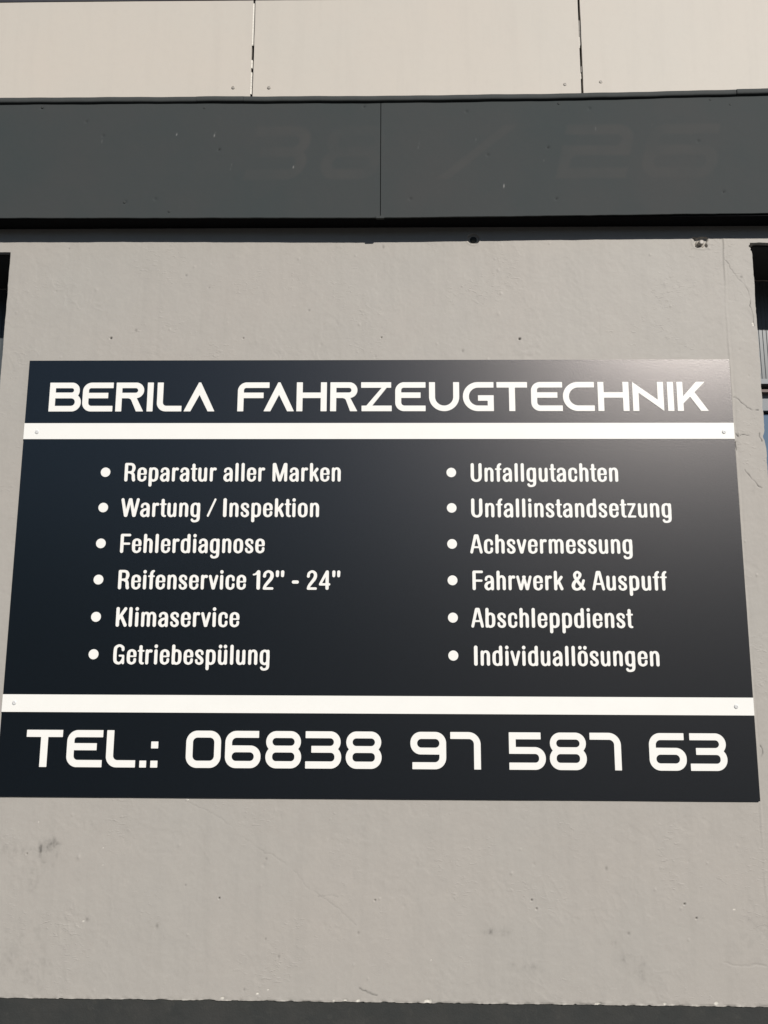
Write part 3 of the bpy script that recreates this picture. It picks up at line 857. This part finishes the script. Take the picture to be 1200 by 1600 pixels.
LINES = [
    (2.0243, -.7602, [('Reparatur', -.7062, -.4476), ('aller', -.4280, -.3117), ('Marken', -.2905, -.0999)]),
    (1.9239, -.7606, [('Wartung', -.7105, -.4896), ('/', -.4701, -.4451), ('Inspektion', -.4254, -.1588)]),
    (1.8235, -.7610, [('Fehlerdiagnose', -.7066, -.3068)]),
    (1.7235, -.7614, [('Reifenservice', -.7066, -.3551), ('12"', -.3374, -.2509), ('-', -.2299, -.2104), ('24"', -.1892, -.0975)]),
    (1.6222, -.7618, [('Klimaservice', -.7068, -.3701)]),
    (1.5220, -.7622, [('Getriebespülung', -.7080, -.2855)]),
    (2.0239, .2085, [('Unfallgutachten', .2626, .6709)]),
    (1.9238, .2086, [('Unfallinstandsetzung', .2624, .8125)]),
    (1.8236, .2087, [('Achsvermessung', .2583, .7010)]),
    (1.7238, .2088, [('Fahrwerk', .2631, .5095), ('&', .5316, .5690), ('Auspuff', .5878, .7895)]),
    (1.6230, .2088, [('Abschleppdienst', .2583, .6933)]),
    (1.5222, .2088, [('Individuallösungen', .2642, .7584)]),
]
circle = [(math.cos(2 * math.pi * k / 40), math.sin(2 * math.pi * k / 40)) for k in range(40)]
for z, bx, words in LINES:
    for t, xa, xb in words:
        fm = Film(); word(fm, t, xa, xb, z, CAP); on_sign(fm.build('service_lettering', WHITE, None))
    fm = Film(); fm.add([(circle, [])], bx, z + .0265, .0134, .0134)
    on_sign(fm.build('bullet', WHITE, None))

def screw(x, z, y, rad, mat, name='screw'):
    m = MB()
    prof = [(rad, y), (rad * .97, y - rad * .14), (rad * .78, y - rad * .27), (rad * .5, y - rad * .33), (rad * .42, y - rad * .33), (rad * .38, y - rad * .20)]
    m.lathe_y(x, z, prof, 20)
    return m.build(name, mat, None, smooth=False)
for x, z in ((-.9626, 2.1673), (.9712, 2.1664), (-.9676, 1.4199), (.9537, 1.4189)):
    on_sign(screw(x, z, -.0009, .0058, STEEL))

# ------------------------------------------------------------------ dark fascia boards
FY = -.0570
GHOST = [('3', -.39, .17), ('8', -.175, .17), ('/', .17, .20), ('2', .515, .20), ('6', .755, .215)]
SCR = [(-.5897, 3.0525), (-.4782, 3.0507), (-.4264, 2.9468), (-.2441, 2.9456), (.3646, 2.8814), (.1194, 3.0107), (.4812, 2.9595), (.2857, 3.026), (.635, 3.0606), (.7992, 3.0718), (-.81, 3.03)]
DENTS = [(-.9944, 3.140), (-.8072, 3.0488), (-.6436, 2.8468), (-.4632, 3.0022), (.4954, 3.0031), (-.0404, 3.1379), (.5144, 2.8416), (.0948, 2.8428), (.993, 2.8599), (.93, 3.02), (-.73, 2.838), (.62, 3.127), (.26, 3.12), (.32, 2.98), (-.86, 3.095)]
def fascia(name, x0, x1, slope, zref, label):
    def fn(X, Z):
        ghost = np.zeros(X.shape); chip = np.zeros(X.shape); stain_shade = np.zeros(X.shape)
        d = .0009 * fbm(X, Z, .4, 131, 3) + .00012 * fbm(X, Z, .02, 132, 3)
        for ch, gx, w in GHOST:
            zz = (Z - 2.905) / .17; xx = (X - gx - .22 * (Z - 2.905)) / .17
            k = 1 - smooth(-.035, .035, wide(ch, xx, zz, w / .17))
            ghost = np.maximum(ghost, k)
        d += .00004 * ghost
        ghost = ghost * (.55 + .55 * fbm(X, Z, .09, 133, 3))
        for k, (sx, sz) in enumerate(SCR):
            ln_ = .004 + .003 * (k % 3)
            w = np.exp(-(((X - sx - .15 * (Z - sz)) / .0009) ** 2 + ((Z - sz) / ln_) ** 4))
            chip = np.maximum(chip, w * (.8 if k in (0, 1, 3, 4) else .15))
        for k, (sx, sz) in enumerate(DENTS):
            q = np.hypot(X - sx, Z - sz)
            d -= .002 * np.exp(-(q / .004) ** 2)
            stain_shade = np.maximum(stain_shade, (.85 if k in (3, 4, 5, 6, 8) else .2) * (1 - smooth(.0012, .0034, q)))
        return FY - d, dict(ghost=np.clip(ghost, 0, 1), chip=chip, stain_shade=stain_shade)
    def rg(X, Z):
        return X, Z + slope * (X - .009) + np.exp(-((Z - zref) / .006)) * .0009 * fbm(X, Z * 0, .05, 141, 4)
    o = grid_mesh(name, np.linspace(x0, x1, int((x1 - x0) / .003)), np.linspace(zref, 3.1625, 125), fn, FASCIA, None, back=FY + .005, ragged=rg)
    return tag(o, label, 'fascia board', 'dark fascia boards above the sign')
fL = fascia('fascia_board', -2.0, .0078, -.0045, 2.7855, 'dark grey fascia board above the sign, left of the hairline joint')
fR = fascia('fascia_board', .0100, 2.0, .0082, 2.7855, 'dark grey fascia board above the sign, right of the joint, with ghosted digits')
DGREY = TRIM
for o, pts in ((fL, [(-.9944, 3.143), (-.5119, 3.1373), (-.7326, 2.8372), (-.6007, 2.8085)]), (fR, [(.5306, 3.1441), (.9733, 3.1532), (1.03, 3.137)])):
    for x, z in pts:
        s = screw(x, z, FY - .0002, .0038, DGREY); s.parent = o
# joint cover nib at the foot of the hairline joint
s = MB().box(-.0035, .0200, FY - .0022, FY + .006, 2.7830, 2.7900).build('joint_clip', TRIM); s.parent = fL
# batten behind the boards, black and set low to paint the gap's shade
child(MB().box(-3.0, 3.0, FY + .0058, .0035, 2.7885, 2.84).build('shade_batten', DARK))

# ------------------------------------------------------------------ half-round trim above the fascia
TZ = [(-2.2, 3.1722), (-1.1172, 3.1703), (-.5474, 3.1697), (.0182, 3.1678), (.5797, 3.1717), (1.1378, 3.1819), (2.2, 3.200)]
def trim(x0, x1, dz, dy, label):
    n = max(6, int((x1 - x0) / .02)); xs_ = np.linspace(x0, x1, n)
    v, fc = [], []
    prof = [(.004, 0.0), (-.0058, 0.0), (-.0072, -.0010), (-.0078, -.0025), (-.0080, -.0090), (-.0077, -.0128), (-.0066, -.0150), (-.0044, -.0166), (0, -.0174), (.004, -.0176)]
    # rounded above, undercut below
    for x in xs_:
        zt = np.interp(x, [q[0] for q in TZ], [q[1] for q in TZ]) + dz + .0004 * math.sin(x * 23) + .0003 * math.sin(x * 61)
        yy = FY + dy + .0003 * math.sin(x * 17)
        for py, pz in prof: v.append((x, yy + py, zt + pz))
    m = len(prof)
    for i in range(n - 1):
        for k in range(m):
            k2 = (k + 1) % m
            fc.append((i * m + k, i * m + k2, (i + 1) * m + k2, (i + 1) * m + k))
    for i in (0, n - 1):
        b = len(v); v += v[i * m:(i + 1) * m]; fc.append(tuple(range(b, b + m)))
    o = obj('trim_strip', v, fc, TRIM, None, recalc=True)
    for p_ in o.data.polygons: p_.use_smooth = len(p_.vertices) == 4
    return tag(o, label, 'trim strip', 'half-round trim strips along the top of the fascia')
trim(-2.2, -.5356, .0002, 0, 'dark half-round trim strip left of the first trim joint, under the left pale panel')
trim(-.5350, -.3960, .0005, -.0004, 'very short dark trim strip under the left pale panel, left of its joint')
trim(-.3954, 1.0466, .0002, -.0002, 'long dark half-round trim strip spanning under the middle pale panel')
trim(1.0489, 2.2, .0010, -.0010, 'dark half-round trim strip under the right pale panel, right of the last trim joint')

# ------------------------------------------------------------------ pale cladding panels
CY = -.047
def clad(x0, x1, slope, label, screws):
    def fn(X, Z):
        return CY - .0011 * fbm(X, Z, .5, 151, 3) - .00012 * fbm(X, Z, .02, 152, 3), {}
    def rg(X, Z):
        e0 = np.exp(-((X - x0) / .004)); e1 = np.exp(-((x1 - X) / .004))
        return X + e0 * .0006 * fbm(X * 0, Z, .04, 153, 3) - e1 * .0006 * fbm(X * 0, Z, .05, 154, 3), Z
    o = grid_mesh('cladding_panel', np.linspace(x0, x1, int((x1 - x0) / .005)), np.linspace(3.162, 3.5050, 70), fn, CLAD, None, back=CY + .010, ragged=rg)
    tag(o, label, 'cladding panel', 'pale cladding panels along the top')
    for x, z in screws:
        s = screw(x, z, CY - .0006, .0052, mat_simple('painted_screw', (.36, .33, .29), .5)); s.parent = o
    return o
cl = clad(-2.2, -.3800, 0, 'pale beige cladding panel at the top left, ending at the joint with white raw edge', [(-.4315, 3.2105)])
cm = clad(-.3728, .6005, 0, 'pale beige cladding panel in the top middle, between the two upright joints', [(-.3246, 3.2096), (.5533, 3.2132)])
cr = clad(.6075, 2.2, 0, 'pale beige cladding panel at the top right, beyond the black open joint', [(.6591, 3.2207)])
# raw edge of the left panel, crumbs of filler in both joints
def blob(parent, mat, x0, x1, z0, z1, y0, y1, name='joint_filler'):
    v, fc = [], []; n = max(3, int((z1 - z0) / .004))
    for i in range(n + 1):
        z = z0 + (z1 - z0) * i / n
        j = .0005 * math.sin(z * 900) + .0003 * math.sin(z * 2100)
        for x, y in ((x0, y1), (x0, y0 + j), (x1, y0 + j * .5), (x1, y1)): v.append((x, y, z))
    for i in range(n):
        for k in range(3): fc.append((i * 4 + k, i * 4 + k + 1, i * 4 + k + 5, i * 4 + k + 4))
    o = obj(name, v, fc, mat, None, recalc=True); o.parent = parent
    return o
for z0, z1 in ((3.352, 3.495), (3.276, 3.303), (3.19, 3.262)):
    blob(cl, RAW, -.3801, -.3762, z0, z1, CY + .0008, CY + .0075, 'raw_edge')
blob(cm, SEAL, -.3750, -.3727, 3.352, 3.504, CY + .0010, CY + .006)
blob(cl, SEAL, -.3764, -.3742, 3.215, 3.250, CY + .0008, CY + .006)
blob(cr, SEAL, .6010, .6074, 3.345, 3.43, CY + .0030, CY + .006)
blob(cm, RAW, .6003, .6022, 3.335, 3.372, CY + .0008, CY + .005, 'raw_edge')
blob(cm, RAW, .6003, .6026, 3.232, 3.25, CY + .0008, CY + .005, 'raw_edge')
blob(cr, SEAL, .6030, .6074, 3.255, 3.275, CY + .0020, CY + .006)
child(MB().box(-3.0, 3.0, -.0335, .0295, 3.1655, 3.4995).build('joint_backing', DARK))

# ------------------------------------------------------------------ anchor bolts
BOLT = mat_simple('painted_bolt', (.42, .385, .34), .5, scale=120, bump=.2)
def bolt(x, z, rad, out, mat, label):
    m = MB(); y = WALL_Y + .008
    m.lathe_y(x, z, [(rad * 1.75, y), (rad * 1.75, y - .003), (rad * 1.05, y - .0035), (rad, y - .004), (rad, y - out + rad * .35), (rad * .86, y - out + rad * .1), (rad * .5, y - out)], 22)
    o = m.build('anchor_bolt', mat)
    for p_ in o.data.polygons: p_.use_smooth = len(p_.vertices) == 4
    return tag(o, label, 'bolt', 'anchor bolts under the fascia')
bolt(.9436, 2.7350, .0078, .018, BOLT, 'painted bolt in a chipped sunlit hole under the fascia at the right')
bolt(.2817, 2.7520, .0058, .0085, TRIM, 'bolt end in a round hole in the shadow under the fascia, right of the joint')
